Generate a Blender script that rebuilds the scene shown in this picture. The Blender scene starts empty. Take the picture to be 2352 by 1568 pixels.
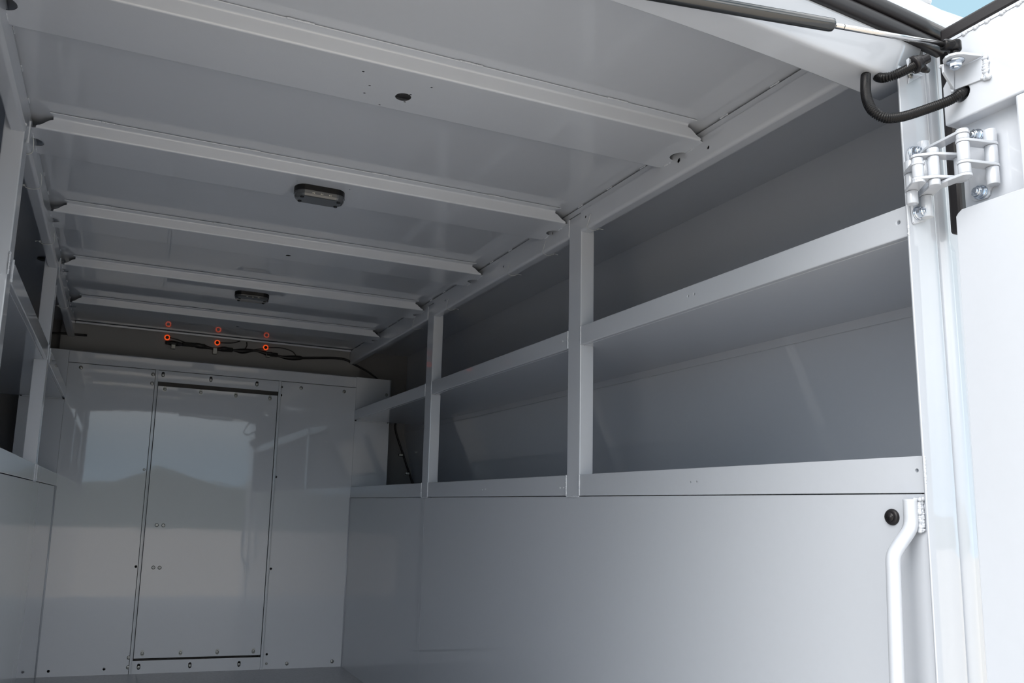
import bpy, bmesh, math, random
from mathutils import Vector, Matrix
random.seed(7)
C = bpy.context.scene.collection
S = bpy.context.scene
ZC0 = 1.60                      # camera height above the ground; all measures below are relative to the lens

# ------------------------------------------------------------------ camera
RM = [[0.929358, 0.35802, -0.090091], [-0.367514, 0.920355, -0.133714], [0.035043, 0.157378, 0.986916]]
FPX, CX, CY = 1882.1034, -164.0174, 89.9679
cd = bpy.data.cameras.new('camera'); cam = bpy.data.objects.new('camera', cd); C.objects.link(cam)
cd.sensor_width = 36.0; cd.lens = FPX * 36.0 / 2352; cd.shift_x = -CX / 2352; cd.shift_y = CY / 2352
cd.clip_start = 0.02; cd.clip_end = 500
cam.matrix_world = Matrix(((RM[0][0], RM[0][2], -RM[0][1], 0), (RM[1][0], RM[1][2], -RM[1][1], 0),
                           (RM[2][0], RM[2][2], -RM[2][1], ZC0), (0, 0, 0, 1)))
S.camera = cam

# ------------------------------------------------------------------ world: hazy bright sky
w = bpy.data.worlds.new('sky'); S.world = w; w.use_nodes = True
nt = w.node_tree; nt.nodes.clear()
out = nt.nodes.new('ShaderNodeOutputWorld'); bg = nt.nodes.new('ShaderNodeBackground')
tc = nt.nodes.new('ShaderNodeTexCoord'); sep = nt.nodes.new('ShaderNodeSeparateXYZ')
ramp = nt.nodes.new('ShaderNodeValToRGB'); noise = nt.nodes.new('ShaderNodeTexNoise')
cr = nt.nodes.new('ShaderNodeValToRGB'); mix = nt.nodes.new('ShaderNodeMix'); mix.data_type = 'RGBA'
ramp.color_ramp.elements[0].position = 0.0; ramp.color_ramp.elements[0].color = (0.46, 0.66, 0.82, 1)
ramp.color_ramp.elements[1].position = 1.0; ramp.color_ramp.elements[1].color = (0.15, 0.25, 0.33, 1)
e_ = ramp.color_ramp.elements.new(0.28); e_.color = (0.205, 0.300, 0.345, 1)
noise.inputs['Scale'].default_value = 1.6; noise.inputs['Detail'].default_value = 5
cr.color_ramp.elements[0].position = 0.40; cr.color_ramp.elements[0].color = (0, 0, 0, 1)
cr.color_ramp.elements[1].position = 0.66; cr.color_ramp.elements[1].color = (1, 1, 1, 1)
L = nt.links.new
L(tc.outputs['Generated'], sep.inputs[0]); L(sep.outputs['Z'], ramp.inputs[0]); mp = nt.nodes.new('ShaderNodeMapping'); mp.inputs['Location'].default_value = (3.6, 3.8, 0.4); L(tc.outputs['Generated'], mp.inputs[0]); L(mp.outputs[0], noise.inputs['Vector'])
L(noise.outputs[0], cr.inputs[0])
hz = nt.nodes.new('ShaderNodeMapRange'); hz.interpolation_type = 'SMOOTHSTEP'; hz.inputs[1].default_value = 0.02; hz.inputs[2].default_value = 0.25
ml = nt.nodes.new('ShaderNodeMath'); ml.operation = 'MULTIPLY'; L(sep.outputs['Z'], hz.inputs[0]); L(hz.outputs[0], ml.inputs[0]); L(cr.outputs[0], ml.inputs[1]); L(ml.outputs[0], mix.inputs[0]); L(ramp.outputs[0], mix.inputs[6])
mix.inputs[7].default_value = (2.12, 2.04, 1.98, 1)
L(mix.outputs[2], bg.inputs[0]); bg.inputs[1].default_value = 1.0
L(bg.outputs[0], out.inputs[0])
sd = bpy.data.lights.new('hazy_sun', 'SUN'); sd.energy = 1.15; sd.angle = math.radians(48); sd.color = (1.0, 0.95, 0.89)
so = bpy.data.objects.new('hazy_sun', sd); C.objects.link(so)
so.rotation_euler = Vector((-.75, -.22, .62)).to_track_quat('Z', 'Y').to_euler(); so.location = (-6, -2, 8)
S.view_settings.view_transform = 'Standard'; S.view_settings.look = 'None'
S.view_settings.gamma = 1.0; S.view_settings.use_curve_mapping = False
S.view_settings.exposure = 1.40
S.cycles.max_bounces = 16; S.cycles.diffuse_bounces = 12; S.cycles.glossy_bounces = 6

# ------------------------------------------------------------------ materials
def mat(name, col, rough=0.4, metal=0.0, coat=0.0, coat_rough=0.06, spec=0.5, bump=0.0, bscale=300, grain=0.0, gscale=60, emit=None, trans=0.0, alpha=1.0):
    m = bpy.data.materials.new(name); m.use_nodes = True
    n = m.node_tree.nodes; b = n['Principled BSDF']; l = m.node_tree.links.new
    b.inputs['Base Color'].default_value = (*col, 1); b.inputs['Roughness'].default_value = rough
    b.inputs['Metallic'].default_value = metal; b.inputs['Coat Weight'].default_value = coat
    b.inputs['Coat Roughness'].default_value = coat_rough; b.inputs['Specular IOR Level'].default_value = spec
    if trans: b.inputs['Transmission Weight'].default_value = trans
    if emit: b.inputs['Emission Color'].default_value = (*emit[0], 1); b.inputs['Emission Strength'].default_value = emit[1]
    geo = n.new('ShaderNodeNewGeometry')
    tx = n.new('ShaderNodeTexNoise'); tx.inputs['Scale'].default_value = gscale; tx.inputs['Detail'].default_value = 6
    l(geo.outputs['Position'], tx.inputs['Vector'])
    mx = n.new('ShaderNodeMix'); mx.data_type = 'RGBA'
    g = max(grain, 0.015)
    mx.inputs[6].default_value = (*[min(1, c * (1 - g)) for c in col], 1); mx.inputs[7].default_value = (*[min(1, c * (1 + g)) for c in col], 1)
    l(tx.outputs[0], mx.inputs[0]); l(mx.outputs[2], b.inputs['Base Color'])
    if bump:
        t2 = n.new('ShaderNodeTexNoise'); t2.inputs['Scale'].default_value = bscale; t2.inputs['Detail'].default_value = 2
        bp = n.new('ShaderNodeBump'); bp.inputs['Strength'].default_value = bump; bp.inputs['Distance'].default_value = 0.001
        l(geo.outputs['Position'], t2.inputs['Vector']); l(t2.outputs[0], bp.inputs['Height']); l(bp.outputs[0], b.inputs['Normal'])
        if coat: l(bp.outputs[0], b.inputs['Coat Normal'])
    return m
M = dict(
    white=mat('white_gloss_paint', (0.474, 0.506, 0.560), 0.45, coat=1.0, coat_rough=0.03, bump=0.06, bscale=28),
    inner_grey=mat('dark_grey_inner_skin', (0.20, 0.20, 0.205), 0.5),  # even dark grey for the far end and front panels
    rubber=mat('black_rubber', (0.016, 0.015, 0.017), 0.40, spec=0.3, bump=0.1, bscale=500),
    plastic=mat('black_plastic', (0.008, 0.008, 0.009), 0.26, spec=0.18),
    enamel=mat('black_strut_enamel', (0.016, 0.018, 0.020), 0.18, coat=0.5),
    steel=mat('zinc_plated_steel', (0.62, 0.67, 0.74), 0.22, metal=1.0, grain=0.1, gscale=400),
    chrome=mat('polished_rod_steel', (0.55, 0.55, 0.55), 0.18, metal=1.0),
    screw=mat('stainless_bolt', (0.26, 0.265, 0.26), 0.33, metal=0.9),
    floor=mat('grey_floor_coating', (0.33, 0.35, 0.385), 0.45, bump=0.5, bscale=130, grain=0.25, gscale=90, coat=0.2, coat_rough=0.2),
    concrete=mat('pale_concrete', (0.56, 0.50, 0.43), 0.9, bump=0.3, bscale=40, grain=0.15, gscale=3),
    tie=mat('clear_nylon', (0.48, 0.50, 0.51), 0.3),
    lens=mat('smoked_lens_plastic', (0.055, 0.06, 0.066), 0.14, coat=0.6),
    led=mat('clear_led_chip', (0.75, 0.72, 0.60), 0.2),
    amber=mat('lit_red_orange_lens', (0.75, 0.10, 0.02), 0.35, emit=((1.0, 0.10, 0.015), 0.22)),
    dark=mat('dark_void', (0.01, 0.01, 0.01), 0.9, spec=0.1),
    ridge=mat('stand_in_dark_green', (0.06, 0.085, 0.04), 0.9, grain=0.4, gscale=1.5),
)

# ------------------------------------------------------------------ helpers
def at(u, v, ax, val):
    """the point of the plane <axis>=val that the photograph shows at pixel u, v"""
    a = (u - 1176 - CX) / FPX; b = -(v - 784 - CY) / FPX
    d = Vector([RM[i][0] * a + RM[i][1] + RM[i][2] * b for i in range(3)])
    return d * (val / d['xyz'.index(ax)])
def atd(u, v, depth):
    a = (u - 1176 - CX) / FPX; b = -(v - 784 - CY) / FPX
    return Vector([RM[i][0] * a + RM[i][1] + RM[i][2] * b for i in range(3)]) * depth

def frame_from(d):
    d = d.normalized(); h = Vector((0, 0, 1)) if abs(d.z) < 0.9 else Vector((0, 1, 0))
    x = h.cross(d).normalized(); return x, d.cross(x)

class MB:
    def __init__(s): s.v = []; s.f = []; s.sm = []
    def add(s, vs, fs, smooth=False):
        o = len(s.v); s.v += [Vector(v) for v in vs]; s.f += [[i + o for i in f] for f in fs]; s.sm += [smooth] * len(fs); return s
    def box(s, lo, hi):
        x0, y0, z0 = lo; x1, y1, z1 = hi
        return s.add([(x0, y0, z0), (x1, y0, z0), (x1, y1, z0), (x0, y1, z0), (x0, y0, z1), (x1, y0, z1), (x1, y1, z1), (x0, y1, z1)],
                     [(0, 3, 2, 1), (4, 5, 6, 7), (0, 1, 5, 4), (1, 2, 6, 5), (2, 3, 7, 6), (3, 0, 4, 7)])
    def prism(s, poly, vec, smooth=False):
        """poly: planar loop of points; extruded along vec"""
        n = len(poly); p = [Vector(q) for q in poly]; vec = Vector(vec)
        nrm = Vector()
        for i in range(n): nrm += p[i].cross(p[(i + 1) % n])
        if nrm.dot(vec) < 0: p.reverse()
        s.add(p + [q + vec for q in p], [list(range(n))[::-1], list(range(n, 2 * n))])
        o = len(s.v) - 2 * n
        for i in range(n):
            j = (i + 1) % n; s.f.append([o + i, o + j, o + n + j, o + n + i]); s.sm.append(smooth)
        return s
    def tube(s, pts, r, n=12, caps=True, smooth=True):
        """round tube along pts; r is a number or a list"""
        pts = [Vector(p) for p in pts]; rr = r if isinstance(r, (list, tuple)) else [r] * len(pts)
        o = len(s.v); X = None; m = len(pts)
        for i, p in enumerate(pts):
            d = (pts[min(i + 1, m - 1)] - pts[max(i - 1, 0)])
            if d.length < 1e-9: d = Vector((0, 0, 1))
            d.normalize()
            if X is None: X, Y = frame_from(d)
            else: X = (X - d * X.dot(d)).normalized(); Y = d.cross(X)
            s.v += [p + (X * math.cos(2 * math.pi * k / n) + Y * math.sin(2 * math.pi * k / n)) * rr[i] for k in range(n)]
        for i in range(m - 1):
            for k in range(n):
                k2 = (k + 1) % n
                s.f.append([o + i * n + k, o + i * n + k2, o + (i + 1) * n + k2, o + (i + 1) * n + k]); s.sm.append(smooth)
        if caps:
            s.f.append([o + k for k in range(n)][::-1]); s.sm.append(False)
            s.f.append([o + (m - 1) * n + k for k in range(n)]); s.sm.append(False)
        return s
    def cyl(s, a, b, r, n=16, bev=0.0):
        a, b = Vector(a), Vector(b); d = (b - a).normalized()
        if bev:
            ps = [a, a, a + d * bev, b - d * bev, b, b]
            o = [a, a + d * bev * .3, a + d * bev, b - d * bev, b - d * bev * .3, b]
            return s.tube(o, [r - bev, r - bev * .3, r, r, r - bev * .3, r - bev], n)
        return s.tube([a, b], r, n)
    def ball(s, c, r, sc=(1, 1, 1), n=8, m=5):
        c = Vector(c); o = len(s.v)
        for i in range(1, m):
            t = math.pi * i / m
            for k in range(n):
                p = 2 * math.pi * k / n
                s.v.append(c + Vector((r * sc[0] * math.sin(t) * math.cos(p), r * sc[1] * math.sin(t) * math.sin(p), r * sc[2] * math.cos(t))))
        s.v += [c + Vector((0, 0, r * sc[2])), c - Vector((0, 0, r * sc[2]))]; T = len(s.v) - 2
        for i in range(m - 2):
            for k in range(n):
                k2 = (k + 1) % n
                s.f.append([o + i * n + k, o + (i + 1) * n + k, o + (i + 1) * n + k2, o + i * n + k2]); s.sm.append(True)
        for k in range(n):
            k2 = (k + 1) % n
            s.f.append([T, o + k, o + k2]); s.sm.append(True)
            s.f.append([T + 1, o + (m - 2) * n + k2, o + (m - 2) * n + k]); s.sm.append(True)
        return s
    def hexnut(s, c, d, r, h):
        d = Vector(d).normalized(); X, Y = frame_from(d); c = Vector(c)
        return s.prism([c + (X * math.cos(k * math.pi / 3 + .3) + Y * math.sin(k * math.pi / 3 + .3)) * r for k in range(6)], d * h)

def obj(name, mb, m, parent=None, origin=None, bevel=0.0, solid=0.0):
    """links the shape as ONE mesh object; origin defaults to the base of its box"""
    lo = Vector([min(v[i] for v in mb.v) for i in range(3)]); hi = Vector([max(v[i] for v in mb.v) for i in range(3)])
    org = Vector(origin) if origin is not None else Vector(((lo.x + hi.x) / 2, (lo.y + hi.y) / 2, lo.z))
    me = bpy.data.meshes.new(name); me.from_pydata([v - org for v in mb.v], [], mb.f)
    me.polygons.foreach_set('use_smooth', mb.sm); me.update()
    me.materials.append(M[m])
    o = bpy.data.objects.new(name, me); C.objects.link(o)
    world = org + Vector((0, 0, ZC0))
    o['org'] = list(world)
    if parent is not None:
        o.parent = parent; o.location = world - Vector(parent['org'])
    else: o.location = world
    if bevel:
        b = o.modifiers.new('edge', 'BEVEL'); b.width = bevel; b.segments = 2; b.limit_method = 'ANGLE'; b.angle_limit = math.radians(40)
        b.harden_normals = False
    if solid:
        b = o.modifiers.new('gauge', 'SOLIDIFY'); b.thickness = solid; b.offset = -1
    return o
def wn(o):
    b = o.modifiers.new('normals', 'WEIGHTED_NORMAL'); b.weight = 100; b.mode = 'FACE_AREA'; return o
def empty(name, loc):
    o = bpy.data.objects.new(name, None); C.objects.link(o); o.empty_display_size = 0.05
    o.location = Vector(loc) + Vector((0, 0, ZC0)); o['org'] = list(o.location); return o
def tag(o, label=None, cat=None, group=None, kind=None):
    if label: o['label'] = label
    if cat: o['category'] = cat
    if group: o['group'] = group
    if kind: o['kind'] = kind
    return o
def thing(name, loc, label, cat, group=None): return tag(empty(name, loc), label, cat, group)
def cut(o, mb):
    """subtract the closed shapes of mb (camera-height coordinates) from object o, in mesh data"""
    me = bpy.data.meshes.new('cutter'); me.from_pydata([v + Vector((0, 0, ZC0)) for v in mb.v], [], mb.f)
    k = bpy.data.objects.new('cutter', me); C.objects.link(k)
    md = o.modifiers.new('holes', 'BOOLEAN'); md.operation = 'DIFFERENCE'; md.object = k; md.solver = 'EXACT'; md.use_self = True
    bpy.context.view_layer.update()
    dg = bpy.context.evaluated_depsgraph_get()
    nm = bpy.data.meshes.new_from_object(o.evaluated_get(dg))
    old = o.data; o.modifiers.clear(); nm.name = old.name; o.data = nm
    bpy.data.objects.remove(k); bpy.data.meshes.remove(me)
def weld(name, pts, r, parent, step=None, sc=(1, 1, 1), jit=0.35, m='white'):
    """a lumpy weld bead along pts"""
    mb = MB(); pts = [Vector(p) for p in pts]; step = step or r * 1.1
    for a, b in zip(pts, pts[1:]):
        n = max(1, int((b - a).length / step))
        for i in range(n + 1):
            p = a.lerp(b, i / n) + Vector([random.uniform(-1, 1) for _ in range(3)]) * r * jit * .5
            mb.ball(p, r * random.uniform(1 - jit, 1 + jit * .5), sc, 7, 5)
    return obj(name, mb, m, parent)
def curve(pts, n=8):
    """Catmull-Rom through pts"""
    P = [Vector(p) for p in pts]; P = [P[0] * 2 - P[1]] + P + [P[-1] * 2 - P[-2]]; o = []
    for i in range(1, len(P) - 2):
        a, b, c, d = P[i - 1:i + 3]
        for k in range(n):
            t = k / n
            o.append(0.5 * ((2 * b) + (c - a) * t + (2 * a - 5 * b + 4 * c - d) * t * t + (3 * b - a - 3 * c + d) * t ** 3))
    return o + [P[-2]]
def resample(pts, step):
    o = [pts[0].copy()]; acc = 0
    for a, b in zip(pts, pts[1:]):
        l = (b - a).length; t = step - acc
        while t <= l: o.append(a.lerp(b, t / l)); t += step
        acc = (acc + l) % step if l else acc
    return o

# ------------------------------------------------------------------ measures (metres, from the lens)
xr, xl = 1.1478, -0.2522
yb, yF, yR = 4.1951, 4.345, 0.892
z0, zA, zB, zC, zD, zE = -0.7923, 0.054, 0.1101, 0.4625, 0.5146, 0.6929
zF, zT, zG, zBB, tw, xo = 0.7876, 0.8415, 0.8632, 0.8289, 0.0269, 1.5321
xlo = xl - (xo - xr)
ZR = 0.890
P1, P2 = (1.907, 1.9735), (3.0506, 3.1201)
BY = [1.385, 1.9747, 2.5623, 3.1535, 3.7667]; FW = 0.161; LIP = 0.0227
PD = 0.042                                                   # post depth in x
def mir(x): return xr + xl - x
def side(sgn, x): return x if sgn > 0 else mir(x)            # sgn > 0: right side
def sbox(mb, sgn, x0, x1, y0, y1, z0_, z1): a, b = sorted((side(sgn, x0), side(sgn, x1))); return mb.box((a, y0, z0_), (b, y1, z1))

# ------------------------------------------------------------------ ground, floor, roof
g = obj('ground', MB().box((-60, -60, -ZC0 - .2), (60, 60, -ZC0)), 'concrete'); tag(g, kind='structure')
mb = MB(); nx_ = 61
vs = []
for j, (dy, hh) in enumerate(((0, 0), (6, .55), (16, 1), (30, .8))):
    for i in range(nx_):
        x = -90 + 3 * i; hgt = (3.3 + .25 * math.sin(x * .11 + 1) + .3 * math.sin(x * .53) + random.uniform(-.5, .5)) * hh
        vs.append((x, -44 - dy, hgt - ZC0))
mb.add(vs, [[j * nx_ + i, j * nx_ + i + 1, (j + 1) * nx_ + i + 1, (j + 1) * nx_ + i] for j in range(3) for i in range(nx_ - 1)], True)
tag(obj('horizon_stand_in', mb, 'ridge'), kind='structure')  # unseen low ridge, added as the dark horizon that the bulkhead mirrors
fl = obj('floor', MB().box((xl - .02, .88, z0 - .03), (xr + .02, yF, z0)), 'floor'); tag(fl, kind='structure')
ce = obj('ceiling', MB().box((xl - .028, .925, zG), (xr + .028, yF + .01, zG + .003)), 'white'); tag(ce, kind='structure')
sk = obj('wall_outer', MB().box((xlo - .11, yb + .34, z0 - .12), (xo + .11, yb + .345, ZR)).box((xlo - .11, yR + .03, z0 - .12), (xo + .11, yb + .345, z0 - .10)), 'white'); tag(sk, kind='structure')
rf = obj('roof', MB().box((xlo - .02, .930, ZR), (xo + .02, yb + .35, ZR + .006)), 'white'); tag(rf, kind='structure')

# ------------------------------------------------------------------ side walls with their storage bays
def side_wall(sgn, nm):
    w_ = empty('wall_' + nm, (side(sgn, xr), 2.5, z0)); tag(w_, kind='structure')
    zt = zA - .0022
    for y0, y1 in ((yR + .004, P2[0] + .03), (P2[0] + .0312, yb)):
        pb = obj('lower_panel', sbox(MB(), sgn, xr + .001, xr + .004, y0, y1, z0, zt), 'white', w_)
        if sgn > 0 and y0 < 1: plate = pb
    obj('gap_backing', sbox(MB(), sgn, xr + .02, xr + .024, yR + .03, yb + .28, z0, zB - .01), 'white', w_)
    obj('bay_floor', sbox(MB(), sgn, xr + .012, xo + .085, yR + .02, yb + .30, zB - .012, zB - .009), 'white', w_)
    obj('outer_panel', sbox(MB(), sgn, xo, xo + .003, yR + .02, yb + .30, zC - .024, ZR), 'white', w_)
    q = [Vector((side(sgn, x), yR + .02, z)) for x, z in ((xo, zC - .024), (xo + .088, zB - .06), (xo + .088, z0 - .1), (xo + .091, z0 - .1), (xo + .091, zB - .06), (xo + .003, zC - .024))]
    obj('flared_outer_panel', MB().prism(q, (0, yb + .28 - yR, 0)), 'white', w_)
    obj('bay_end_panel', sbox(MB(), sgn, xr - .05, xo + .09, yb + .292, yb + .295, z0 - .1, ZR), 'inner_grey', w_)  # coloured a darker grey than the white panels of the bay
    obj('rear_end_panel', sbox(MB(), sgn, xr + .09 if sgn > 0 else xr, xo + .09, yR + .012, yR + .016, z0 - .1, ZR), 'white', w_)
    obj('roof_gap_panel', sbox(MB(), sgn, xr + .0285, xr + .0305, yR + .02, yF, zF + .002, ZR), 'white', w_)
    # return panel of the bulkhead inside the bay
    m = MB(); sbox(m, sgn, xr + .004, 1.345, yb, yb + .003, zC + .002, zE); obj('return_panel', m, 'white', w_)
    m = MB(); sbox(m, sgn, xr + .004, 1.343, yb + .001, yb + .004, zB - .01, zC - .006); obj('return_panel', m, 'white', w_)
    m = MB(); sbox(m, sgn, 1.340, 1.343, yb, yb + .29, zB - .01, zE); obj('return_panel_flange', m, 'white', w_)
    return w_, plate if sgn > 0 else None
wr, rplate = side_wall(1, 'right')
wl, _ = side_wall(-1, 'left')

gm = at(101, 594, 'z', ZR - .001)
obj('grommet', MB().tube([gm, gm - Vector((0, 0, .004)), gm - Vector((0, 0, .006))], [.024, .024, .018], 20), 'rubber', wl)

# ------------------------------------------------------------------ front bulkhead
wf = empty('wall_front', ((xl + xr) / 2, yb, z0)); tag(wf, kind='structure')
TL, TR = (0.137, 0.150), (0.7385, 0.7515)                    # the two vertical tracks
zS = 0.633                                                   # seam below the header strip
def slots(lst, ax='y', val=yb, h=.012):
    mb = MB()
    for u, v in lst:
        c = at(u, v, 'y', yb); r = .0075
        prof = [c + Vector((r * math.cos(t), -.01, r * math.sin(t) + (h if math.sin(t) > 0 else 0) - h * .3)) for t in [i * math.pi / 8 for i in range(16)]]
        mb.prism(prof, (0, .02, 0))
    return mb
def dots(lst, r=.0062):
    mb = MB()
    for u, v in lst:
        c = at(u, v, 'y', yb); mb.cyl(c - Vector((0, .01, 0)), c + Vector((0, .01, 0)), r, 12)
    return mb
def c7(x, y): return 300 + x * .27636, 700 + y * .27636
def cb(x, y): return 60 + x * .34014, 1150 + y * .34014
pl = obj('side_panel', MB().box((xl - .003, yb, z0), (TL[0] - .002, yb + .002, zS)), 'white', wf)
pr = obj('side_panel', MB().box((TR[1] + .002, yb, z0), (xr + .003, yb + .002, zS)), 'white', wf)
for sx in (xl + .0005, xr - .0005): obj('sealant_bead', MB().tube([(sx, yb - .0005, z0), (sx, yb - .0005, zA)], .0028, 8), 'white', wf)
cut(pl, dots([cb(741, 443), cb(150, 1150), cb(526, 1135)]))
cut(pr, dots([cb(1653, 458), cb(1625, 1035), c7(1256, 682), c7(1251, 750), (634, 1095)]))
obj('header_strip', MB().box((xl - .003, yb - .002, zS + .0028), (xr + .003, yb + .001, zE)), 'white', wf, bevel=.0006)
obj('header_ledge', MB().box((xl + .001, yb - .002, zE - .003), (xr - .001, yb + .02, zE)), 'white', wf)
for a, b in (TL, TR):
    t = MB().box((a, yb - .006, z0), (a + .0035, yb + .002, zS + .003)).box((b - .0035, yb - .009, z0), (b, yb + .002, zS + .003)).box((a, yb - .004, z0), (b, yb + .002, zS + .003))
    obj('panel_track', t, 'white', wf, bevel=.001)
us = obj('upper_strip', MB().box((TL[1], yb - .001, .578), (TR[0], yb + .002, zS)), 'white', wf)
ups = [c7(270, 582), c7(667, 622), c7(1050, 660)]; los = [cb(759, 1122), cb(1105, 1112), cb(1437, 1103)]
cut(us, slots(ups))
ls = obj('lower_strip', MB().box((TL[1], yb - .001, z0), (TR[0], yb + .002, -.734)), 'white', wf); cut(ls, slots(los))
obj('slot_backing', MB().box((TL[0], yb + .15, z0), (TR[1], yb + .152, zS)), 'inner_grey', wf)
obj('upper_front_panel', MB().box((xl - .06, yF, zE - .25), (xr + .06, yF + .003, ZR)), 'inner_grey', wf)
obj('roof_front_angle', MB().box((xl + .002, yF - .022, zG - .0125), (xr - .002, yF - .019, zG - .0020)).box((xl + .002, yF - .022, zG - .0042), (xr - .002, yF, zG - .0020)), 'white', wf, bevel=.0006)
obj('cavity_floor', MB().box((xl - .06, yb + .02, zE - .30), (xr + .06, yF, zE - .297)), 'inner_grey', wf)
def bolt_head(c, r=.0098, parent=None, hgt=.004, m='screw', name='bolt'):
    mb = MB(); d = Vector((0, -1, 0))
    mb.tube([c, c + d * hgt * .5, c + d * hgt * .9, c + d * hgt], [r, r, r * .8, r * .5], 12)
    mb.tube([c + d * hgt, c + d * hgt * 1.25, c + d * hgt * 1.3], [r * .34, r * .3, r * .15], 8)
    return obj(name, mb, m, parent)
for q in [c7(187, 577), c7(178, 652), c7(1418, 690), c7(1775, 720), cb(693, 1058), cb(688, 1123), cb(1760, 1098), cb(2066, 1083), (331, 1078), (186, 844)]:
    bolt_head(at(*q, 'y', yb), parent=wf, r=.0088 if q != (331, 1078) else .006)
bolt_head(at(*cb(1622, 1098), 'y', yb), r=.006, parent=wf)
for q in ups + los: bolt_head(at(*q, 'y', yb - .001), r=.008, parent=wf)
bolt_head(at(888, 907, 'y', yb), r=.008, parent=wr)

ap = obj('access_panel', MB().box((TL[1] + .0025, yb - .004, -.7235), (TR[0] - .0025, yb - .001, .557)), 'white', bevel=.0012)
tag(ap, 'tall glossy white removable panel in the middle of the front bulkhead', 'panel')
for q in [c7(285, 700), c7(583, 727), c7(875, 752), c7(1158, 776), cb(784, 1030), cb(1042, 1025), cb(1290, 1020), cb(1534, 1014)]:
    mb = MB(); c = at(*q, 'y', yb - .004)
    mb.prism([c + Vector((.0085 * math.cos(t), 0, .0085 * math.sin(t) + (.006 if math.sin(t) > 0 else -.004))) for t in [i * math.pi / 8 for i in range(16)]], (0, -.0012, 0))
    sl = obj('slot_washer', mb, 'screw', ap); bolt_head(c - Vector((0, .0012, 0)), r=.0075, parent=sl)
for q in [cb(882, 163), cb(926, 165), cb(859, 450), cb(901, 451)]: bolt_head(at(*q, 'y', yb - .004), r=.0088, parent=ap)

# ------------------------------------------------------------------ roof rails (the long angle rails under the roof edges)
def tie(sgn, y, tail):
    pts = []
    a, b = (xr - .004, xr + tw + .004)
    ring = [(a + .0035, zF + .034), (a - .002, zF + .026), (a - .0035, zF + .012), (a, zF - .001), ((a + b) / 2, zF - .006), (b, zF - .002), (b + .002, zF + .010)]
    pts = curve([(side(sgn, x), y + .0045 * i - .012 - .010 * (i in (1, 2)), z) for i, (x, z) in enumerate(ring)], 5)
    e = empty('cable_tie', (side(sgn, xr), y, zF - .006))
    obj('strap', MB().tube(pts, .0009, 6), 'tie', e)
    h = Vector((side(sgn, b + .003), y + .010, zF + .002))
    obj('lock_head', MB().box(h - Vector((.003, .003, .0025)), h + Vector((.003, .003, .0025))), 'tie', e, bevel=.0006)
    obj('tail', MB().tube(curve([h, h + Vector((.006 * sgn, -.004, .0)), h + Vector((.013 * sgn, -.011, -.004))], 3), .0009, 5), 'tie', e)
    return e
def roof_rail(sgn, label):
    t = thing('roof_rail', (side(sgn, xr), 2.6, zF), label, 'rail', 'roof rails along both sides')
    r = .005; prof = [(xr, zT)] + [(xr, zF + r + .001)] + [(xr + r - r * math.cos(a), zF + r - r * math.sin(a)) for a in [i * math.pi / 12 for i in range(7)]] + [(xr + r + .001, zF), (xr + tw, zF)]
    n = len(prof); rails = []
    for ya, ye in ((.965, P1[0] - .0002), (P1[1] + .0002, P2[0] - .0002), (P2[1] + .0002, yF)):
        vs = [(side(sgn, x), y, z) for y in (ya, ye) for x, z in prof]
        fs = [[i, i + 1, n + i + 1, n + i] if sgn > 0 else [i + 1, i, n + i, n + i + 1] for i in range(n - 1)]
        rails.append(obj('angle', MB().add(vs, fs, True), 'white', t, solid=.003))
    ed = MB(); sbox(ed, sgn, xr + .0012, xr + .0038, .945, yF, zT + .0020, zG - .0045); es = obj('edge_strip', ed, 'white', t)
    for y in [1.02 + i * .1475 for i in range(23)]:
        p = Vector((side(sgn, xr + .001), y, zG - .0015)); weld('weld_bead', [p, p + Vector((0, .02, 0))], .0026, t, step=.0020, sc=(.8, 1.3, .9), jit=.2)
        if int(y * 7) % 2: q = Vector((side(sgn, xr), y - .05, zT + .001)); weld('weld_bead', [q, q + Vector((0, .012, 0))], .0019, t, step=.0018, jit=.2)
    return t, rails
rr_, rang = roof_rail(1, 'long white roof rail running above the shelf posts of the right wall')
rl_, lang = roof_rail(-1, 'long white roof rail running above the shelf posts of the left wall')
for o in lang: wn(o)
for o, qs in ((rang[0], [(1629, 339), (1561, 369), (1347, 498)]), (rang[1], [(1271, 536), (1158, 612), (1024, 690)]), (rang[2], [])):
    k = MB()
    for q in qs:
        c = at(*q, 'x', xr); k.cyl(c - Vector((.01, 0, 0)), c + Vector((.012, 0, 0)), .0058 if q[0] == 1561 else .0042, 12)
    if k.v: cut(o, k)
    wn(o)
for i, (sg, q) in enumerate([(1, (1352, 525)), (1, (1250, 568)), (1, (1168, 622)), (1, (1028, 700)), (1, (950, 738)), (-1, (66, 370)), (-1, (84, 462)), (-1, (116, 582)), (-1, (152, 723))]):
    y = at(*q, 'x', xr if sg > 0 else xl).y
    if sg > 0: y = min(max(y, 1.0), 4.2)
    lab = ['clear cable tie on the right roof rail beside the nearer tall shelf post',
           'clear cable tie on the right roof rail under the end of the second crossbeam',
           'clear cable tie on the right roof rail midway between the two shelf posts',
           'clear cable tie on the right roof rail beside the far shelf post',
           'clear cable tie on the right roof rail nearest the front bulkhead',
           'clear cable tie on the left roof rail under the end of the second crossbeam',
           'clear cable tie on the left roof rail just before the third crossbeam',
           'clear cable tie on the left roof rail at the top of the far shelf post',
           'clear cable tie on the left roof rail nearest the front bulkhead'][i]
    tag(tie(sg, y, 0), lab, 'cable tie', 'clear cable ties round the roof rails')

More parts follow.
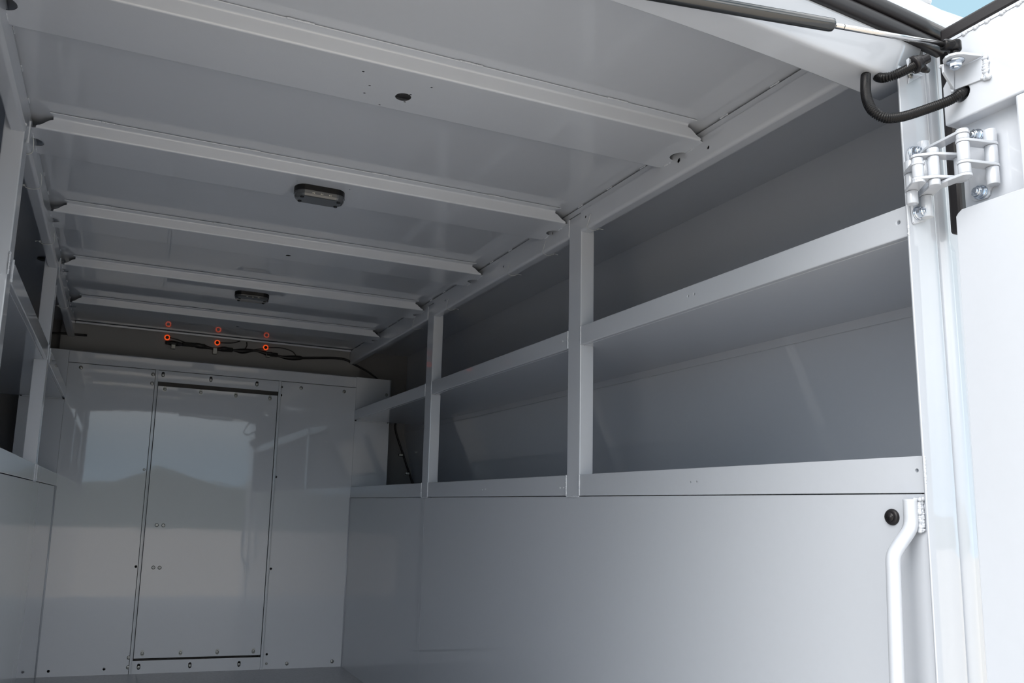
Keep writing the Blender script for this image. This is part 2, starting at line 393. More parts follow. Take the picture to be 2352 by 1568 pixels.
# ------------------------------------------------------------------ roof crossbeams (hat sections)
def beam(i, y):
    lab = ['white roof crossbeam nearest the open rear, with a round hole in its flat face',
           'white roof crossbeam second from the rear, carrying the nearer dome light',
           'white roof crossbeam third from the rear, with only a small hole in its flat face',
           'white roof crossbeam fourth from the rear, carrying the farther dome light',
           'white roof crossbeam deepest inside, next to the front bulkhead'][i]
    t = thing('roof_crossbeam', ((xl + xr) / 2, y + FW / 2, zBB), lab, 'beam', 'crossbeams under the roof')
    zt = zG - .0032; r = .004
    P = []                                                   # (y, z, end inset)
    def ins_web(z):
        s = (z - zBB) / (zt - zBB)
        q = min(1, max(0, (s - .20) / .58)); return .013 + .033 * (.5 + math.asin(2 * q - 1) / math.pi)
    yc = y + .088; rc = .023
    P.append((y - LIP, zt, .040)); P.append((y - LIP + .002, zt, .040)); P.append((y - r - .001, zt, .046))
    for a in range(7): t_ = a * math.pi / 12; P.append((y - r + r * math.sin(t_), zt - r + r * math.cos(t_), ins_web(zt - .002)))
    for s in range(1, 20): z = zt - r - (zt - zBB - 2 * r) * s / 20; P.append((y, z, ins_web(z)))
    for a in range(7): t_ = a * math.pi / 12; P.append((y + r - r * math.cos(t_), zBB + r - r * math.sin(t_), .012 if a < 5 else .010))
    ys = [y + r + .001, yc - rc - .001] + [yc - rc * math.cos(j * math.pi / 12) for j in range(13)] + [yc + rc + .001, y + FW - .020]
    for yy in ys: P.append((yy, zBB, .0005 + (math.sqrt(max(0, rc * rc - (yy - yc) ** 2)) if abs(yy - yc) < rc else 0)))
    P.append((y + FW - r - .001, zBB, .0005))
    for a in range(7): t_ = a * math.pi / 12; P.append((y + FW - r + r * math.sin(t_), zBB + r - r * math.cos(t_), .012))
    P.append((y + FW, zt - r - .001, .034))
    for a in range(7): t_ = a * math.pi / 12; P.append((y + FW + r - r * math.cos(t_), zt - r + r * math.sin(t_), .036))
    P.append((y + FW + LIP, zt, .036))
    n = len(P); vs = [(xl + e, a, b) for a, b, e in P] + [(xr - e, a, b) for a, b, e in P]
    fs = [[j, j + 1, n + j + 1, n + j] for j in range(n - 1)]
    o = obj('hat_section', MB().add(vs, fs, True), 'white', t, solid=.002)
    k = MB()
    def hole(u, v, r0): c = at(u, v, 'z', zBB); k.cyl(c - Vector((0, 0, .01)), c + Vector((0, 0, .012)), r0, 20)
    def c5(x, y_): return 600 + x * .3189, y_ * .3189
    if i == 0:
        hole(*c5(1022, 700), .0165)
        for q in [(735, 517), (780, 617), (743, 671), (852, 756), (1033, 735), (1075, 683), (1227, 631)]: hole(*c5(*q), .0026)
    if i == 1:
        for q in [(258, 1303), (637, 1366)]: hole(*c5(*q), .0024)
    if i == 2: hole(662, 587, .0085)
    if i == 4: hole(546, 750, .008)
    if k.v: cut(o, k)
    wn(o)
    # stitch welds along the lip and at the ends
    for x in [xl + .13 + j * .335 for j in range(4)]:
        p = Vector((x, y - LIP - .001, zt + .0005)); weld('weld_bead', [p, p + Vector((.045, 0, 0))], .0027, t, step=.0020, sc=(1.3, .8, .75), jit=.22)
    for sgn in (1, -1):
        for yy in (y + .035, y + .122):
            p = Vector((side(sgn, xr - .0015), yy, zBB - .001)); weld('weld_bead', [p, p + Vector((0, .020, 0))], .0030, t, step=.0026, jit=.3)
    return t
for i, y in enumerate(BY): beam(i, y)

# ------------------------------------------------------------------ shelf posts, shelf rails and shelf boards
def post(sgn, P, label):
    t = thing('shelf_post', (side(sgn, xr + PD / 2), (P[0] + P[1]) / 2, zA), label, 'post', 'shelf posts of both walls')
    m = MB(); sbox(m, sgn, xr, xr + PD, P[0], P[1], zA - .002, zT - .0005)
    obj('tube', m, 'white', t, bevel=.0025)
    for y, s in ((P[0], -1), (P[1], 1)):
        for za, zb in ((zA + .002, zB - .002), (zC + .003, zD - .002)):
            p = Vector((side(sgn, xr - .0005), y + s * .001, za)); weld('weld_bead', [p, p + Vector((0, 0, zb - za))], .0027, t, step=.0018, jit=.2)
    p = Vector((side(sgn, xr - .0002), P[0] + .004, zA - .002)); weld('weld_bead', [p, p + Vector((0, P[1] - P[0] - .008, 0))], .0028, t, step=.0022, jit=.25)
    for y in (P[0] - .0004, P[1] + .0004):
        p = Vector((side(sgn, xr - .0002), y, zF + .002)); weld('weld_bead', [p, p + Vector((0, 0, zT - zF - .004))], .0022, t, step=.0016, jit=.2)
    return t
post(1, P1, 'white square shelf post of the right wall, the one nearer the open rear')
post(1, P2, 'white square shelf post of the right wall, the one nearer the bulkhead')
post(-1, P1, 'white square shelf post of the left wall, cut by the picture edge')
post(-1, P2, 'white square shelf post of the left wall, the one nearer the bulkhead')
bays = [(yR + .004, P1[0] - .0015, 'in the rear bay'), (P1[1] + .0015, P2[0] - .0015, 'in the middle bay'), (P2[1] + .0015, yb - .001, 'in the bay beside the bulkhead')]
for sgn, sn in ((1, 'right'), (-1, 'left')):
    for bi, (y0, y1, bn) in enumerate(bays):
        if sgn < 0 and bi == 0: continue
        for lvl, (za, zb, ln) in enumerate(((zA, zB, 'lower'), (zC, zD, 'upper'))):
            m = MB(); sbox(m, sgn, xr, xr + .012, y0, y1, za, zb)
            o = obj('shelf_rail', m, 'white', bevel=.002 if not (sgn > 0) else 0.0)
            tag(o, 'white %s shelf rail of the %s wall %s' % (ln, sn, bn), 'rail', 'shelf rails between the posts')
            if sgn > 0:
                hl = {(0, 0): [(1586, 1107), (1600, 1106), (2106, 1080), (2131, 1079)], (0, 1): [(1580, 680), (1594, 675), (2063, 511), (2087, 503)],
                      (1, 0): [(1108, 1124), (1115, 1123), (1287, 1120), (1295, 1119)], (1, 1): [(1293, 783), (1301, 781)]}.get((bi, lvl), [])
                if hl:
                    k = MB()
                    for u, v in hl: c = at(u, v, 'x', xr); k.cyl(c - Vector((.01, 0, 0)), c + Vector((.009, 0, 0)), .0032 if u > 2000 else .0024, 10)
                    cut(o, k)
                b = o.modifiers.new('edge', 'BEVEL'); b.width = .0018; b.segments = 2; b.limit_method = 'ANGLE'; b.angle_limit = math.radians(80)
    sb = thing('shelf_board', (side(sgn, (xr + xo) / 2), 2.5, zC), 'white sheet metal shelf along the %s wall behind the upper shelf rails' % sn, 'shelf', 'shelf boards of both walls')
    m = MB()
    sbox(m, sgn, xr + .012, xo - .002, yR + .02, yb - .004, zC - .001, zC + .002)
    obj('board', m, 'white', sb, bevel=.0008)
    m = MB(); sbox(m, sgn, xo - .0045, xo - .0022, yR + .02, yb - .01, zC - .0225, zC)
    obj('back_lip', m, 'white', sb, bevel=.0005)
    m = MB(); sbox(m, sgn, xr + .012, 1.33, yb - .006, yb - .0035, zC - .006, zC); obj('end_lip', m, 'white', sb)
    if sgn > 0:
        for u, v in [(1742, 806), (1488, 866), (2112, 722)]:
            p = at(u, v, 'x', xo - .003); weld('weld_bead', [p - Vector((0, .015, 0)), p + Vector((0, .015, 0))], .0022, sb, step=.003)

# ------------------------------------------------------------------ dome lights
def dome(c, label):
    t = thing('dome_light', c, label, 'lamp', 'dome lights on the crossbeams')
    def stad(L_, W_, z, n=14):
        o = []
        for s, a0 in ((1, -math.pi / 2), (-1, math.pi / 2)):
            o += [Vector((c.x + s * (L_ / 2 - W_ * .42) + W_ / 2 * math.cos(a0 + math.pi * i / n) * .84, c.y + W_ / 2 * math.sin(a0 + math.pi * i / n), z)) for i in range(n + 1)]
        return o
    def loft(name, rings, m, parent):
        mb = MB(); vs = [p for r_ in rings for p in r_]; n = len(rings[0])
        fs = [[i * n + k_, (i + 1) * n + k_, (i + 1) * n + (k_ + 1) % n, i * n + (k_ + 1) % n] for i in range(len(rings) - 1) for k_ in range(n)]
        mb.add(vs, fs, False); mb.f.append([n * (len(rings) - 1) + k_ for k_ in range(n)][::-1]); mb.sm.append(False); mb.f.append(list(range(n))); mb.sm.append(False)
        return obj(name, mb, m, parent, bevel=0)
    z = c.z; L_, W_ = .135, .066
    loft('base', [stad(L_, W_, z), stad(L_, W_, z - .015)], 'plastic', t)
    loft('trim_line', [stad(L_ + .0008, W_ + .0008, z - .0150), stad(L_ + .0008, W_ + .0008, z - .0164)], 'lens', t)
    le = loft('lens', [stad(L_ - .002, W_ - .002, z - .0164), stad(L_ - .003, W_ - .003, z - .024), stad(L_ - .010, W_ - .010, z - .029), stad(L_ - .018, W_ - .018, z - .0305)], 'lens', t)
    for sx in (-1, 1):
        for sy in (-1, 1):
            p = c + Vector((sx * L_ * .36, sy * W_ * .25, -.030)); obj('screw', MB().tube([p, p - Vector((0, 0, .002)), p - Vector((0, 0, .0022))], [.0052, .0052, .004], 12), 'plastic', le)
    for j in range(3):
        for dx in (-.002, .002): p = c + Vector(((j - 1) * .022 + dx, -W_ / 2 + .0015, -.0215)); obj('led', MB().box(p - Vector((.0007, .0022, .0008)), p + Vector((.0007, .001, .0008))), 'led', t)
    return t
c1 = at(731, 443, 'z', zBB); c2 = at(576, 679, 'z', zBB)
dome(Vector((c1.x, BY[1] + .080, zBB)), 'oval black dome light on the second crossbeam, the nearer and larger of two')
dome(Vector((c2.x, BY[3] + .080, zBB)), 'oval black dome light on the fourth crossbeam, the smaller and darker of two')

# ------------------------------------------------------------------ marker lights and wiring on the front wall
for (u, v), lb in zip([(384, 775), (499, 787), (610, 798)], ['first from the left', 'in the middle', 'rightmost of three']):
    c = at(u, v, 'y', yF - .001); t = thing('marker_light', c, 'glowing red-orange marker light ring high on the front wall, ' + lb, 'lamp', 'marker lights above the bulkhead')
    mb = MB()
    ring = [(c + Vector((.0115 * math.cos(a), -.004, .0115 * math.sin(a)))) for a in [i * math.pi / 10 for i in range(21)]]
    mb.tube(ring, .0032, 8, caps=False); obj('glowing_ring', mb, 'amber', t)
    obj('socket', MB().cyl(c, c - Vector((0, .007, 0)), .0085, 14), 'plastic', t)
h = thing('wiring_harness', at(500, 795, 'y', yF - .02), 'black taped wiring harness clipped along the front wall under three marker lights', 'wiring')
def f7(x, y, d=.012): return at(*c7(x, y), 'y', yF - d)
main = curve([f7(*p) for p in [(305, 312), (400, 325), (500, 330), (600, 345), (700, 366), (790, 368), (850, 376), (930, 384), (1030, 380), (1130, 402), (1210, 420), (1300, 438), (1450, 441), (1600, 440), (1700, 442), (1790, 456), (1850, 490), (1960, 548), (2040, 606), (2075, 640)]], 8)
rad = []
for i, p in enumerate(main):
    s = i / (len(main) - 1); rad.append(.0095 + .004 * math.sin(s * 55) * (1 if s < .62 else .1) if s < .62 else .0062 - .002 * max(0, s - .8) / .2)
obj('loom', MB().tube(main, rad, 8), 'rubber', h)
for P in ([(325, 272), (400, 292), (480, 325)], [(745, 316), (850, 316), (910, 300)], [(965, 308), (966, 340), (945, 374)], [(1145, 354), (1250, 358), (1340, 385), (1382, 432)], [(1010, 376), (1060, 368), (1105, 366)]):
    obj('lead_wire', MB().tube(curve([f7(*p, d=.010) for p in P], 6), .0028, 6), 'rubber', h)
for p in [(355, 335), (700, 380), (1140, 405)]:
    c = f7(*p, d=.010); obj('clip', MB().box(c + Vector((-.010, -.012, -.020)), c + Vector((.010, -.009, .012))).box(c + Vector((-.010, -.012, -.020)), c + Vector((.010, .009, -.017))), 'screw', h, bevel=.001)
for p, r0 in [((480, 327), .012), ((570, 336), .011), ((800, 368), .013), ((1175, 410), .012), ((340, 315), .010)]:
    c = f7(*p, d=.014); obj('connector', MB().box(c - Vector((.03, .010, r0)), c + Vector((.03, .010, r0 * .7))), 'plastic', h, bevel=.003)
kn = at(908, 984, 'y', yb + .285); bay = [at(932, 925, 'y', yb + .285), at(918, 955, 'y', yb + .285), kn, at(928, 1050, 'y', yb + .285), at(948, 1112, 'y', yb + .285), at(953, 1150, 'y', yb + .285)]
t = thing('bay_cable', bay[-1], 'thin black cable running down the dark far corner of the right storage bay', 'cable')
obj('wire', MB().tube(curve(bay, 6), .0058, 8), 'rubber', t)
for q in [(921, 1045), (936, 1087)]:
    c = at(*q, 'y', yb + .286); obj('clip', MB().box(c - Vector((.014, .012, .007)), c + Vector((.008, .004, .007))), 'screw', t, bevel=.002)
lc = [at(*p, 'y', yF - .012) for p in [(118, 764), (140, 765), (163, 767), (200, 770)]]
tag(obj('bay_cable', MB().tube(curve(lc, 4), .0055, 8), 'rubber'), 'short stretch of black cable high in the far corner of the left storage bay', 'cable')

# ------------------------------------------------------------------ rear frame: post, header, seal, roof cap
def lean(z): return xr - .0065 - .010 * max(0, min(1, (z + .1) / .85))
pt = thing('rear_frame_post', (xr + .04, yR + .03, -.85), 'wide bright white frame post at the right side of the rear opening', 'post')
prof = [(.060, .0045), (.003, .0045), (.0002, .0030), (.0001, .0008), (.0006, .0001), (.0016, 0)] + [(.050 + .003 * i, 0) for i in range(3)] + [(.061, .0004), (.0655, .002), (.069, .005), (.0715, .009)] + [(.0725, .045), (.066, .045)]
zs_ = [-.85, -.4, -.05, .25, .5, .72, .802]
mb = MB(); n = len(prof)
mb.add([(lean(z) + a, yR + b, z) for z in zs_ for a, b in prof], [[i * n + k_, i * n + (k_ + 1) % n, (i + 1) * n + (k_ + 1) % n, (i + 1) * n + k_] for i in range(len(zs_) - 1) for k_ in range(n)], True)
mb.f += [list(range(n))[::-1], [(len(zs_) - 1) * n + k_ for k_ in range(n)]]; mb.sm += [False, False]
wn(obj('tube', mb, 'white', pt))
prof = [(.070, .030), (.0702, .0100), (.0740, .0066), (.082, .0042), (.092, .0036), (.0995, .0050), (.1035, .009), (.1045, .030)]; n = len(prof)
mb = MB(); zs2 = [-.85, -.4, -.05, .25, .45, .47, .72, .803]
mb.add([(lean(z) + a + (.013 if z < .46 and a > .1 else 0), yR + b, z) for z in zs2 for a, b in prof], [[i * n + k_, i * n + (k_ + 1) % n, (i + 1) * n + (k_ + 1) % n, (i + 1) * n + k_] for i in range(len(zs2) - 1) for k_ in range(n)], True)
wn(obj('door_stop_flange', mb, 'white', pt))
weld('weld_bead', [(xr - .0065, yR + .001, zA + .004), (xr - .0065, yR + .001, zB - .003)], .0019, pt, step=.0011, jit=.4)
weld('weld_bead', [(xr - .012, yR + .001, zC - .004), (xr - .012, yR + .001, zC + .012)], .0021, pt, step=.0014)

def crown(x): return .0292 * (1 - ((x - .435) / .632) ** 2)
def xloft(prof, x0, x1, n=16, closed=True):
    xs = [x0 + (x1 - x0) * i / n for i in range(n + 1)]; m = len(prof); mb = MB()
    vs = [(x, a, b + crown(x)) for x in xs for a, b in prof]
    fs = [[i * m + k_, (i + 1) * m + k_, (i + 1) * m + (k_ + 1) % m, i * m + (k_ + 1) % m] for i in range(n) for k_ in range(m if closed else m - 1)]
    mb.add(vs, fs, True)
    if closed: mb.f += [list(range(m)), [n * m + k_ for k_ in range(m)][::-1]]; mb.sm += [False, False]
    return mb
hd = thing('rear_roof_header', (.448, .90, .764), 'white rounded roof header across the top of the rear opening', 'beam')
R0 = .010
prof = [(.958, .862), (.960, .860), (.960, .738), (.9585, .7358), (.956, .735), (.910, .735), (.9060, .7353), (.9030, .7365), (.9005, .739), (.8985, .7425)]
prof += [(.8985 - .0185 * i / 5, .7425 + .0345 * i / 5) for i in range(1, 6)] + [(.8785, .7795), (.8768, .783), (.876, .787), (.876, .850)]
wn(obj('formed_channel', xloft(prof, xlo, 1.166, 40), 'white', hd))
sl = thing('roof_seal', (.448, .855, .775), 'double ribbed black rubber seal along the rear roof header', 'seal')
def bulb(z0_, z1_, y0_, y1_): return [(y1_, z0_), (y1_, z1_)] + [((y0_ + .006) - .006 * math.sin(a), (z0_ + z1_) / 2 + (z1_ - z0_) / 2 * math.cos(a)) for a in [i * math.pi / 8 for i in range(9)]]
obj('lower_bulb', xloft(bulb(.7865, .8103, .863, .879), xlo, 1.206, 40), 'rubber', sl)
obj('upper_bulb', xloft(bulb(.8108, .834, .859, .879), xlo, 1.206, 40), 'rubber', sl)
rl = thing('roof_edge', (.448, .87, .82), 'pale weathered roof edge strip above the black seal, against the sky', 'trim')
obj('drip_edge', xloft([(.8737, .834), (.8795, .834), (.931, .850), (.931, .892), (.877, .8795), (.8737, .8745), (.8727, .838)], xlo, xo + .02, 40), 'white', rl)
obj('raised_cap', MB().box((xlo, .872, .862), (1.197, .94, .94)), 'white', rl, bevel=.006)

# ------------------------------------------------------------------ the open rear door on the right
xd, ydR = 1.175, .851
dr = empty('door_1', (1.20, .55, -.85)); tag(dr, 'white rear door standing wide open at the right edge of the view', kind='structure')
zW, zSl, zBt, zAt = .7685, .7957, .6317, .4888
rail = MB().prism([(xd, ydR - .001, zBt), (xd, ydR - .001, .6975), (xd, ydR - .008, .707), (xd, ydR - .016, zW), (xd, .30, zW), (xd, .30, zBt)], (.046, 0, 0))
ur = obj('upper_rail', rail, 'white', dr)
hc = at(2207, 214, 'x', xd); k = MB().cyl(hc - Vector((.01, 0, 0)), hc + Vector((.035, 0, 0)), .0135, 20); cut(ur, k)
b = ur.modifiers.new('edge', 'BEVEL'); b.width = .0025; b.segments = 3; b.limit_method = 'ANGLE'; b.angle_limit = math.radians(60)
yI = at(2332, 240, 'x', xd).y
obj('recess_plate', MB().box((xd + .027, .30, zAt - .02), (xd + .029, ydR - .007, zBt + .01)), 'white', dr)
obj('raised_panel', MB().box((xd + .0005, .30, zAt - .01), (xd + .027, yI, zBt - .0005)), 'white', dr, bevel=.003)
obj('inner_liner', MB().prism([(xd, ydR - .009, -.85), (xd, ydR - .009, zAt - .010), (xd, ydR - .013, zAt - .005), (xd, ydR - .019, zAt - .001), (xd, .30, zAt - .001), (xd, .30, -.85)], (.003, 0, 0)), 'white', dr, bevel=.0008)
obj('outer_skin', MB().box((xd + .046, .30, -.85), (xd + .049, ydR - .02, zW)), 'white', dr)
obj('edge_channel', MB().box((xd + .003, ydR - .014, -.85), (xd + .046, ydR - .011, zAt - .02)), 'white', dr)
ws = [at(2187 + 165 * i / 12, 92 - 84.5 * i / 12, 'x', xd) for i in range(13)]
ang = MB().box((xd - .001, .30, zW - .001), (xd + .03, ydR - .018, zW + .004)); obj('seal_flange', ang, 'white', dr)
for q in [(2215, 81), (2241, 67), (2267, 53), (2302, 35), (2340, 16), (2375, -3), (2410, -22)]:
    c = at(*q, 'x', xd); c = Vector((xd - .0005, c.y, zW + .0005)); mb = MB()
    for j in range(3): mb.ball(c + Vector((0, -.003 * j, -.001 + .001 * j)), .0042 - .0006 * j, (.7, 1, .9), 8, 6)
    obj('weld_bead', mb, 'white', dr)
ds = thing('door_seal', (1.20, .55, .77), 'black rubber seal along the top and hinge edge of the open door', 'seal')
obj('top_seal', MB().box((xd - .002, .30, zW + .004), (xd + .022, .848, zSl)), 'rubber', ds, bevel=.004)
obj('side_seal', MB().box((1.218, .864, .47), (1.240, .885, .80)), 'rubber', ds, bevel=.005)

# ------------------------------------------------------------------ strut bracket, strut
def q4(x, y): return 1950 + x * .17092, y * .17092
def q2(x, y): return 2040 + x * .15309, 60 + y * .15309
xb = xd - .003
b00, b10, b11, b01 = [at(*q, 'x', xb) for q in [(2191.6, 159.5), (2256, 132), (2258, 181), (2193, 206)]]
ztp = (b00.z + b10.z) / 2
br = thing('strut_bracket', (xb, b10.y, b11.z), 'white welded three-sided bracket on the inner door face holding the gas strut', 'bracket')
obj('back_plate', MB().prism([b00, b10, b11, b01], (.003, 0, 0)), 'white', br, bevel=.0006)
T = [Vector((xb, b00.y + .004, ztp)), at(2166, 146, 'z', ztp), at(2165.5, 142, 'z', ztp), at(2171, 134.5, 'z', ztp), at(2182, 128.5, 'z', ztp), at(2197, 125, 'z', ztp), at(2214, 124.5, 'z', ztp), Vector((xb, b10.y, ztp))]
obj('top_plate', MB().prism(T, (0, 0, .004)), 'white', br, bevel=.0006)
tip = at(2167, 146, 'z', ztp)
G = [Vector((xb, b00.y, ztp)), tip, tip - Vector((0, 0, .014)), Vector((xb, b01.y, b01.z))]
obj('gusset', MB().prism(G, (0, .004, 0)), 'white', br, bevel=.0006)
weld('weld_bead', [b10 + Vector((.001, -.004, .002)), b11 + Vector((.001, -.004, 0))], .0042, br, step=.0024, sc=(.6, 1.2, .8))
weld('weld_bead', [b11 + Vector((0, .001, .002)), b11 + Vector((0, -.008, 0))], .0040, br, step=.006)
weld('weld_bead', [b01 + Vector((-.001, .004, .006)), b01 + Vector((-.001, .003, -.001))], .0030, br, step=.004)
weld('weld_bead', [tip + Vector((0, .004, -.002)), tip + Vector((.0, .006, -.002))], .0024, br, step=.004)
fb = at(2194, 140, 'z', ztp)
o = obj('flange_bolt', MB().tube([fb, fb - Vector((0, 0, .002)), fb - Vector((0, 0, .003))], [.0125, .0125, .009], 18).hexnut(fb - Vector((0, 0, .003)), (0, 0, -1), .0088, .007).cyl(fb - Vector((0, 0, .010)), fb - Vector((0, 0, .013)), .005, 12), 'steel', br)

gs = thing('gas_strut', (.95, .84, .74), 'black gas strut with a polished rod across the top of the rear opening', 'strut')
zst = ztp + .024
e0 = at(2192, 107, 'z', zst)                                # centre of the ball socket
def sp(u, v, d): return atd(u, v, d)
d0 = RM[0][1] * e0.x + RM[1][1] * e0.y + RM[2][1] * e0.z
A1 = sp(1250, -58, d0 - .115)
ax = (A1 - e0).normalized()
def along(u, v):                                            # point of the axis that shows nearest pixel u, v
    best = None
    for i in range(1500):
        p = e0 + ax * (i * .0006)
        q = [sum(RM[r_][c_] * p[r_] for r_ in range(3)) for c_ in range(3)]
        px, py = 1176 + CX + FPX * q[0] / q[1], 784 + CY - FPX * q[2] / q[1]
        dd = abs(px - u)
        if best is None or dd < best[0]: best = (dd, p)
    return best[1]
pj0, pj1 = along(1914, 52), along(2168, 98)
rc = .0098
obj('cylinder', MB().tube([A1, pj0 + ax * .006, pj0 + ax * .002, pj0], [rc, rc, rc * .96, rc * .75], 24), 'enamel', gs)
obj('rod', MB().cyl(pj0 + ax * .01, pj1 - ax * .004, .0041, 16), 'chrome', gs)
obj('wiper_ring', MB().cyl(along(1936, 56), along(1938, 56), .0042, 16), 'plastic', gs)
X, Y = frame_from(ax)
soc = obj('end_fitting', MB().tube([pj1 + ax * .002, pj1, pj1 - ax * .004, pj1 - ax * .012, pj1 - ax * .018], [.0062, .0085, .0088, .0088, .0080], 18).cyl(e0 + Vector((0, 0, -.008)), e0 + Vector((0, 0, .008)), .0098, 18, bev=.002).prism([pj1 - ax * .014 + X * a + Y * b_ for a, b_ in ((-.006, -.006), (.006, -.006), (.006, .006), (-.006, .006))], e0 - (pj1 - ax * .014)), 'plastic', gs)
obj('ball_stud', MB().cyl(Vector((e0.x, e0.y, ztp + .004)), e0, .0058, 14), 'plastic', gs)
obj('mount', MB().cyl(A1, A1 + ax * .012, .0085, 14).box(A1 + ax * .02 - Vector((.012, .01, .012)), A1 + ax * .02 + Vector((.012, .01, .045))), 'plastic', gs)

# ------------------------------------------------------------------ corrugated looms and their clip
def loom(path, r, m='plastic'):
    pts = resample(curve(path, 24), .0008); rr = []
    for i in range(len(pts)): rr.append(r * (1.0 if (i // 2) % 2 else .80))
    return MB().tube(pts, rr, 14)
def w_(u, v, y): return at(u, v, 'y', y)
ya = .845
p1 = [w_(1994, 128, .955), w_(1990, 158, .935), w_(1988, 185, .905), w_(1990, 222, .885), w_(2003, 252, .870), w_(2031, 270, .860), w_(2072, 268, .852), w_(2130, 250, .842), w_(2180, 231, .826), at(2207, 215, 'x', xd - .006), at(2222, 208, 'x', xd + .022)]
tag(obj('corrugated_hose', loom(p1, .0078), 'plastic'), 'black corrugated hose looping down and into the hole in the open door', 'hose', 'black corrugated hoses below the rear header')
p2 = [w_(2006, 136, .975), w_(2004, 159, .950), w_(2012, 173, .922), w_(2028, 179, .897), w_(2058, 171, .880), w_(2090, 156, .872), w_(2108, 148, .870)]
tag(obj('corrugated_hose', loom(p2, .0078), 'plastic'), 'black corrugated hose running short under the header into a white clip', 'hose', 'black corrugated hoses below the rear header')
cl = thing('hose_clip', at(2090, 180, 'y', yR), 'small bent white clip with a black rubber grommet at the post top', 'clip')
yc = yR - .001
qa, qb, qc = at(2086, 178, 'y', yc), at(2119, 172, 'y', yc), at(2085, 192, 'y', yc)
obj('foot', MB().prism([at(2089, 163, 'y', yc), at(2115, 163, 'y', yc), at(2117, 175, 'y', yc), at(2084, 193, 'y', yc)], (0, -.002, 0)), 'white', cl, bevel=.0006)
ear = [w_(2119, 173, yR - .004), w_(2100, 167, .874), w_(2084, 153, .868), w_(2081, 138, .868), w_(2086, 133, .868), w_(2092, 136, .870), w_(2100, 150, .876)]
ex = sum([p.x for p in ear]) / len(ear)
obj('ear', MB().prism(ear, (.0025, 0, 0)), 'white', cl, bevel=.0005)
gc = w_(2106, 146, .868)
gd = (w_(2125, 137, .862) - w_(2095, 152, .872)).normalized()
obj('grommet', MB().tube([gc - gd * .007, gc - gd * .006, gc - gd * .002, gc, gc + gd * .004, gc + gd * .005], [.012, .0145, .0145, .0125, .0125, .0085], 18), 'rubber', cl)
obj('plug_nose', MB().tube([gc + gd * .004, gc + gd * .009, gc + gd * .010, gc + gd * .014, gc + gd * .015, gc + gd * .019, gc + gd * .021], [.0085, .0085, .0072, .0082, .0070, .0078, .0055], 16), 'rubber', cl)
obj('plug_tab', MB().tube([w_(2112, 152, .868), w_(2123, 159, .868), w_(2132, 163, .868)], [.0065, .0058, .0038], 12), 'rubber', cl)
sc_ = at(2091, 173, 'y', yR - .003)
obj('screw', MB().ball(sc_, .0052, (1, .7, 1), 12, 8), 'screw', cl)

# ------------------------------------------------------------------ folding door hinge
def hp(x, y): return 2050 + x * .1722, 270 + y * .1722
hg = thing('hinge_linkage', (1.22, .87, at(*hp(475, 1340), 'y', .876).z), 'white multi-link folding hinge joining the rear post and the open door', 'hinge')
obj('post_plate', MB().prism([at(*hp(*q), 'y', yR - .001) for q in [(178, 520), (190, 445), (300, 400), (440, 430), (480, 1330), (430, 1380), (275, 1425), (258, 1400), (246, 1300), (235, 1180)]], (0, -.004, 0)), 'white', hg, bevel=.0008)
xh = xd + .027
obj('door_plate', MB().prism([at(*hp(*q), 'x', xh) for q in [(1000, 235), (1020, 205), (1180, 155), (1240, 165), (1380, 200), (1420, 880), (1350, 930), (1325, 980), (1320, 1030), (1280, 1075), (1120, 1122), (1075, 1100), (1055, 1030)]], (-.004, 0, 0)), 'white', hg, bevel=.0008)
yP = .876
def vpin(a, b, ax_='y', val=yP):
    A, B = at(*hp(*a), ax_, val), at(*hp(*b), ax_, val); return (A.x + B.x) / 2, (A.y + B.y) / 2, A.z, B.z
xDB = xh - .013
PD_ = vpin((397, 325), (480, 1335)); PA = vpin((215, 580), (290, 1160)); PB = vpin((330, 555), (345, 830), val=.850)
PC = vpin((536, 455), (562, 890), val=.836); DA = vpin((930, 200), (965, 745), val=.800)
DC = vpin((870, 545), (945, 855), 'x', 1.163); DB = vpin((1290, 170), (1350, 895), 'x', xDB)
rb = .0083
def barrels(p, r, cuts):
    for a, b_ in cuts: obj('barrel', MB().cyl((p[0], p[1], b_), (p[0], p[1], a), r, 20, bev=.0007), 'white', hg)
def zpx(p, v, ax_): return at(*hp(*v), ax_, p[1] if ax_ == 'y' else p[0]).z
Tk = .0042
zL3, zL4, zL1, zL2 = .5895, .5215, .5645, .5275
MID = lambda z, q: at(*hp(*q), 'z', z)
zM1 = zpx(DA, (935, 335), 'y'); zM2 = zpx(DA, (955, 620), 'y'); zA1, zA2 = zL1 - .012, zL2 - .004
def outline(pts, r):
    P = [Vector((p[0], p[1], 0)) for p in pts]; o = []
    def half(c, d0):
        a0 = math.atan2(d0.y, d0.x); return [c + Vector((math.cos(a0 + t), math.sin(a0 + t), 0)) * r for t in [math.pi / 2 - i * math.pi / 8 for i in range(9)]]
    def nrm(a, b_): d = (b_ - a).normalized(); return Vector((-d.y, d.x, 0))
    if len(P) == 2: L_ = []; Rr = []
    else:
        n1, n2 = nrm(P[0], P[1]), nrm(P[1], P[2]); m_ = (n1 + n2).normalized(); kk = min(1.6, 1 / max(.4, m_.dot(n1)))
        L_ = [P[1] + m_ * r * kk]; Rr = [P[1] - m_ * r * kk]
    o = half(P[-1], P[-1] - P[-2]) + Rr + half(P[0], P[0] - P[1]) + L_
    return o
def link(pts, z, r=.0098):
    o = [Vector((p.x, p.y, z)) for p in outline(pts, r)]
    return obj('link', MB().prism(o, (0, 0, Tk)), 'white', hg, bevel=.0007)
